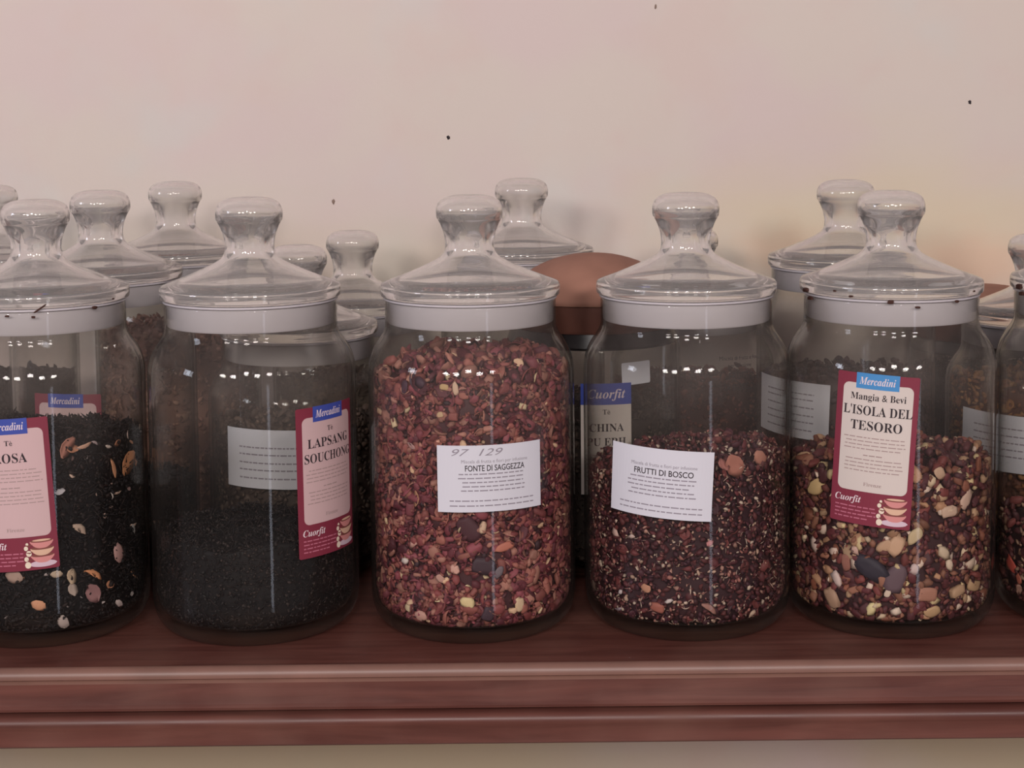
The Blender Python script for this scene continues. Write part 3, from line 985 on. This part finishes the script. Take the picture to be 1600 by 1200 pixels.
contents('dried_fruit', 'dark crimson berry tea flecked with pale bits, behind the tilted white label', J4, 0.0, 0.129, 0.008,
         [('bit', .0020, .0045, 30000, C_((.06, .012, .016), (.085, .018, .022), (.11, .025, .026), (.045, .010, .018))), ('petal', .0025, .0055, 9000, C_((.10, .02, .024), (.15, .035, .034), (.06, .014, .022))),
          ('bit', .0011, .0028, 21000, C_((.42, .27, .20), (.36, .19, .15), (.50, .38, .30), (.30, .12, .10))), ('curl', .0018, .0040, 9000, C_((.40, .25, .2), (.5, .36, .29), (.26, .10, .09)))], (.036, .010, .014), M_FLAKE, 14, hand=h4)
h5 = spots(J5, [(1400, 853, .0100, 'chunk', (.56, .34, .22)), (1382, 855, .007, 'chunk', (.50, .30, .19)), (1360, 952, .0072, 'bit', (.70, .56, .30)), (1400, 957, .0058, 'bit', (.68, .52, .42)), (1387, 927, .0044, 'chunk', (.60, .46, .36)), (1297, 935, .0095, 'chunk', (.40, .24, .16)), (1307, 907, .0072, 'bit', (.64, .47, .42)),
                (1275, 765, .0100, 'petal', (.58, .40, .20)), (1470, 740, .0072, 'chunk', (.50, .32, .22)), (1512, 780, .0080, 'chunk', (.58, .38, .30)), (1485, 800, .0078, 'chunk', (.54, .36, .27)), (1430, 838, .007, 'chunk', (.54, .40, .24)), (1487, 802, .006, 'bit', (.6, .42, .3)), (1460, 957, .0090, 'chunk', (.50, .31, .17)),
                (1360, 890, .016, 'chunk', (.030, .022, .035)), (1300, 862, .0055, 'bit', (.62, .44, .36)), (1270, 850, .006, 'bit', (.60, .44, .38)), (1520, 880, .0075, 'bit', (.58, .42, .32)), (1525, 915, .0095, 'chunk', (.44, .27, .15)), (1478, 865, .0065, 'bit', (.56, .42, .30)), (1450, 930, .008, 'chunk', (.36, .16, .11)), (1485, 885, .006, 'bit', (.62, .46, .35)), (1430, 890, .005, 'bit', (.6, .44, .42)), (1320, 880, .008, 'chunk', (.30, .12, .09)), (1400, 905, .013, 'chunk', (.12, .07, .085)), (1335, 860, .005, 'bit', (.58, .36, .3))])
contents('dried_fruit', 'chunky cream, tan and dark fruit pieces below the red label with sky-blue tab', J5, 0.0, 0.127, 0.003,
         [('chunk', .0040, .0080, 6500, C_((.16, .036, .032), (.10, .020, .024), (.22, .075, .045), (.07, .018, .022))), ('chunk', .0035, .0075, 2800, C_((.36, .19, .11), (.46, .28, .17), (.26, .11, .07))),
          ('bit', .0032, .0070, 2600, C_((.60, .44, .30), (.54, .40, .22), (.62, .46, .37))), ('bit', .0025, .0050, 26000, C_((.10, .022, .026), (.16, .045, .038), (.20, .08, .05), (.06, .016, .02)))], (.040, .012, .014), M_FLAKE, 15, hand=h5)
h6 = spots(J6, [(1577, 882, .0085, 'chunk', (.46, .075, .055)), (1590, 905, .006, 'chunk', (.42, .12, .08)), (1585, 920, .006, 'petal', (.3, .16, .12)), (1598, 940, .006, 'chunk', (.36, .2, .14))])
contents('dried_fruit', 'mixed red fruit tea low in the front jar cut by the right edge', J6, 0.0, 0.076, 0.0,
         [('chunk', .003, .0065, 9000, C_((.10, .025, .025), (.16, .04, .035), (.06, .018, .02), (.24, .12, .08))), ('bit', .002, .004, 20000, C_((.07, .02, .022), (.12, .03, .03), (.30, .18, .12)))], (.025, .010, .012), M_FLAKE, 16, hand=h6)
BRN = C_((.20, .085, .05), (.14, .05, .035), (.26, .12, .065), (.10, .035, .028))
backs = ((B2, .001, 0.085, 'black_tea', 'dark tea low inside the tall jar behind the peach petal tea jar', TEA, (.02, .014, .013)),
         (B4, SHORT, 0.138, 'black_tea', 'dark brown tea inside the short jar behind the fine black tea jar', C_((.085, .055, .045), (.06, .038, .032), (.11, .07, .055)), (.06, .038, .032)),
         (B8, .001, 0.165, 'black_tea', 'dark purplish tea in the tall jar behind the chunky fruit jar', C_((.075, .042, .045), (.095, .052, .05), (.055, .034, .042)), (.06, .034, .038)),
         (B9, SHORT, 0.160, 'dried_fruit', 'orange-brown fruit tea in the short jar at the right edge', C_((.30, .13, .05), (.22, .08, .04), (.36, .18, .08), (.12, .04, .025)), (.09, .03, .018)),
         (B1, .002, 0.150, 'black_tea', 'dark tea in the tall jar at the far left edge', TEA, (.02, .014, .013)),
         (B3, .001, 0.200, 'dried_fruit', 'rosy brown fruit tea in the tall back jar left of the black tea jar', C_((.42, .22, .17), (.34, .17, .14), (.50, .28, .22), (.22, .10, .08)), (.30, .15, .12)),
         (B5, SHORT, 0.145, 'black_tea', 'brown tea in the short back jar between the second and third front jars', C_((.17, .11, .08), (.13, .08, .06), (.10, .062, .048)), (.11, .07, .052)),
         (B6, .001, 0.125, 'dried_fruit', 'brown tea in the tall back jar behind the red fruit jar', BRN, (.06, .025, .018)),
         (B10, SHORT, 0.142, 'dried_fruit', 'red-brown tea in the short back jar seen through the berry tea jar', C_((.15, .045, .038), (.11, .034, .030), (.19, .065, .048), (.08, .03, .03)), (.08, .028, .026)))
for i, (j, dz, top, nm, lb, cols, core) in enumerate(backs):
    contents(nm, lb, j, dz, top, 0.0, [('petal', .003, .006, 7000, cols), ('bit', .002, .0045, 16000, cols)], core, M_FLAKE, 30 + i, back=0.012)


def small_contents(name, label, jar, top, cols, core, seed):
    """same heap, fitted to the narrower brown-lidded jars"""
    o = contents(name, label, jar, 0.0, top, 0.0, [('curl', .003, .006, 14000, cols), ('bit', .002, .0045, 14000, cols)], core, M_TEA, seed)
    o.scale = (0.945, 0.945, 1.0)
    return o


small_contents('black_tea', 'dark tea inside the brown-lidded jar behind the berry tea jar', B7, 0.140, C_((.06, .04, .034), (.045, .03, .028), (.08, .055, .045)), (.04, .028, .025), 50)
small_contents('black_tea', 'dark tea inside the low brown-lidded jar by the wall', B11, 0.13, TEA, (.012, .009, .009), 51)

# ------------------------------------------------------------------ labels on the jars
red_label(J1, R(-16.5), 0.1195, R(3.0), 'Tè', ['ROSA'], M_PINK2, M_NAVY, 'Mercadini', seed=1)
red_label(J2, R(44), 0.1225, R(0.5), 'Tè', ['LAPSANG', 'SOUCHONG'], M_PINK2, M_NAVY, 'Mercadini', seed=2)
red_label(J5, R(-8.4), 0.1450, R(-3.6), 'Mangia & Bevi', ["L'ISOLA DEL", 'TESORO'], M_PINK, M_BLUE, 'Mercadini', seed=3)
white_label(J3, R(10.0), 0.1285, R(0.3), None, 'FONTE DI SAGGEZZA', seed=4, pencil='97  129', h=0.0495)
white_label(J4, R(-14.8), 0.1225, R(-3.0), None, 'FRUTTI DI BOSCO', seed=5, h=0.0515)
red_label(B2, R(-24), 0.1085, R(0), '', [], M_PINK2, M_NAVY, 'Mercadini', seed=6, simple=True)
white_label(B4, R(-21), 0.1080, R(-0.5), (0.18, 0.06, -0.08, -0.2, -0.34), seed=7)
white_label(B8, R(-38), 0.1330, R(-2), (0.28, 0.18, 0.04, -0.1, -0.22, -0.36), seed=8)
white_label(B9, R(-21.5), 0.1045, R(-2), (0.25, 0.12, 0.0, -0.12, -0.24), seed=9)


def pu_erh(jar):
    rng = random.Random(5)
    sh = Sheet(face_angle(jar) + R(8), 0.122, R(0), 0.0765)
    b = Bag(sh); b.rect(-0.0215, -0.047, 0.0215, 0.047, 0.0006, 0, nx=16)
    lab = b.build('label', [M_PINK], jar, 'narrow cream paper label with a blue header')
    h = Bag(sh); h.rect(-0.0215, 0.029, 0.0215, 0.047, 0.00075, 0, nx=16)
    h.build('header', [M_NAVY], lab)
    t = Bag(sh)
    t.text(script('Cuorfit'), 0, 0.0345, 0.011, 0.00085, 2, width=0.032)
    t.text(serif('Tè'), 0, 0.021, 0.006, 0.0008, 0)
    t.text(serif('CHINA'), 0, 0.0065, 0.0095, 0.0008, 0, width=0.029)
    t.text(serif('PU ERH'), 0, -0.0055, 0.0095, 0.0008, 0, width=0.033)
    for k in range(7): t.lines(-0.017, 0.017, -0.014 - 0.0036 * k, 0.0008, 0.0008, 1, rng)
    t.build('lettering', [M_INK, M_BROWNINK, M_WHITEINK], lab)
    s = Bag(Sheet(face_angle(jar) + R(28), 0.1765, R(2), 0.0765))
    s.rect(-0.0135, -0.0095, 0.0135, 0.0095, 0.0006, 0, r=0.0015, nx=12)
    s.build('price_sticker', [M_PAPER], jar, 'small blank white sticker')


pu_erh(B7)
tx = Bag(Sheet(face_angle(B10) + R(34), 0.149, R(-1)))
tx.text('Miscela di frutta e fiori', 0, 0.0135, 0.0055, 0.0006, 0, width=0.044)
tx.text('per infusione', 0, 0.0065, 0.0055, 0.0006, 0, width=0.026)
tx.text('FRUTTI', 0, -0.0045, 0.0088, 0.0006, 0, width=0.024, bold=0.02)
tx.text('DI BOSCO', 0, -0.0150, 0.0088, 0.0006, 0, width=0.034, bold=0.02)
tx.build('printed_text', [M_INK], B10, 'black print on the bare glass')


# ------------------------------------------------------------------ crumbs of tea caught on the lid rims
def crumbs(jar, dz, label, spots_):
    rng = np.random.default_rng(len(label) + len(spots_))
    V, F, n = [], [], 0
    for da, z, s, el in spots_:
        T = TPL['chunk'][rng.integers(0, 8)]
        P = T[0] * s * np.array([el, 0.6, 1])
        if el > 1.5:
            c, q = math.cos(0.55), math.sin(0.55)
            P = P @ np.array([[c, 0, q], [0, 1, 0], [-q, 0, c]])
        a = face_angle(jar) + da
        c, q = math.cos(a), math.sin(a)
        P = P @ np.array([[c, q, 0], [-q, c, 0], [0, 0, 1]])
        r = 0.0700
        P = P + np.array([r * math.sin(a), -r * math.cos(a), z - dz])
        V.append(P); F.append(T[1] + n); n += len(P)
    o = obj('tea_crumbs', np.vstack(V), np.vstack(F), M_CRUMB, smooth=False)
    o.location = jar.location
    tag(o, label, 'crumbs', kind='stuff')


crumbs(J1, 0, 'dark tea crumbs stuck on the lid rim of the jar at the left edge', [(0.02, .2555, .0016, 3.2), (-0.32, .2505, .0016, 1.2), (-0.05, .2495, .0017, 1), (0.62, .2530, .0026, 1), (0.9, .2575, .0013, 1)])
crumbs(J5, 0, 'dark tea crumbs dotting the lid rim of the chunky fruit jar', [(-1.12, .2575, .0042, 1), (-1.02, .2520, .0026, 1.3), (-0.62, .2600, .0016, 1), (-0.42, .2570, .0018, 1), (0.0, .2540, .0026, 1), (0.28, .2500, .0018, 1.3), (0.75, .2530, .0022, 1), (1.05, .2590, .0016, 1)])
crumbs(J6, 0, 'brown tea crumbs on the lid rim of the front jar at the right edge', [(-1.05, .2580, .0040, 1), (-1.0, .2530, .0030, 1)])
crumbs(B5, SHORT, 'dark crumb on the lid rim of the short jar behind the red fruit jar', [(0.62, .2500, .0034, 1), (0.72, .2480, .0022, 1)])
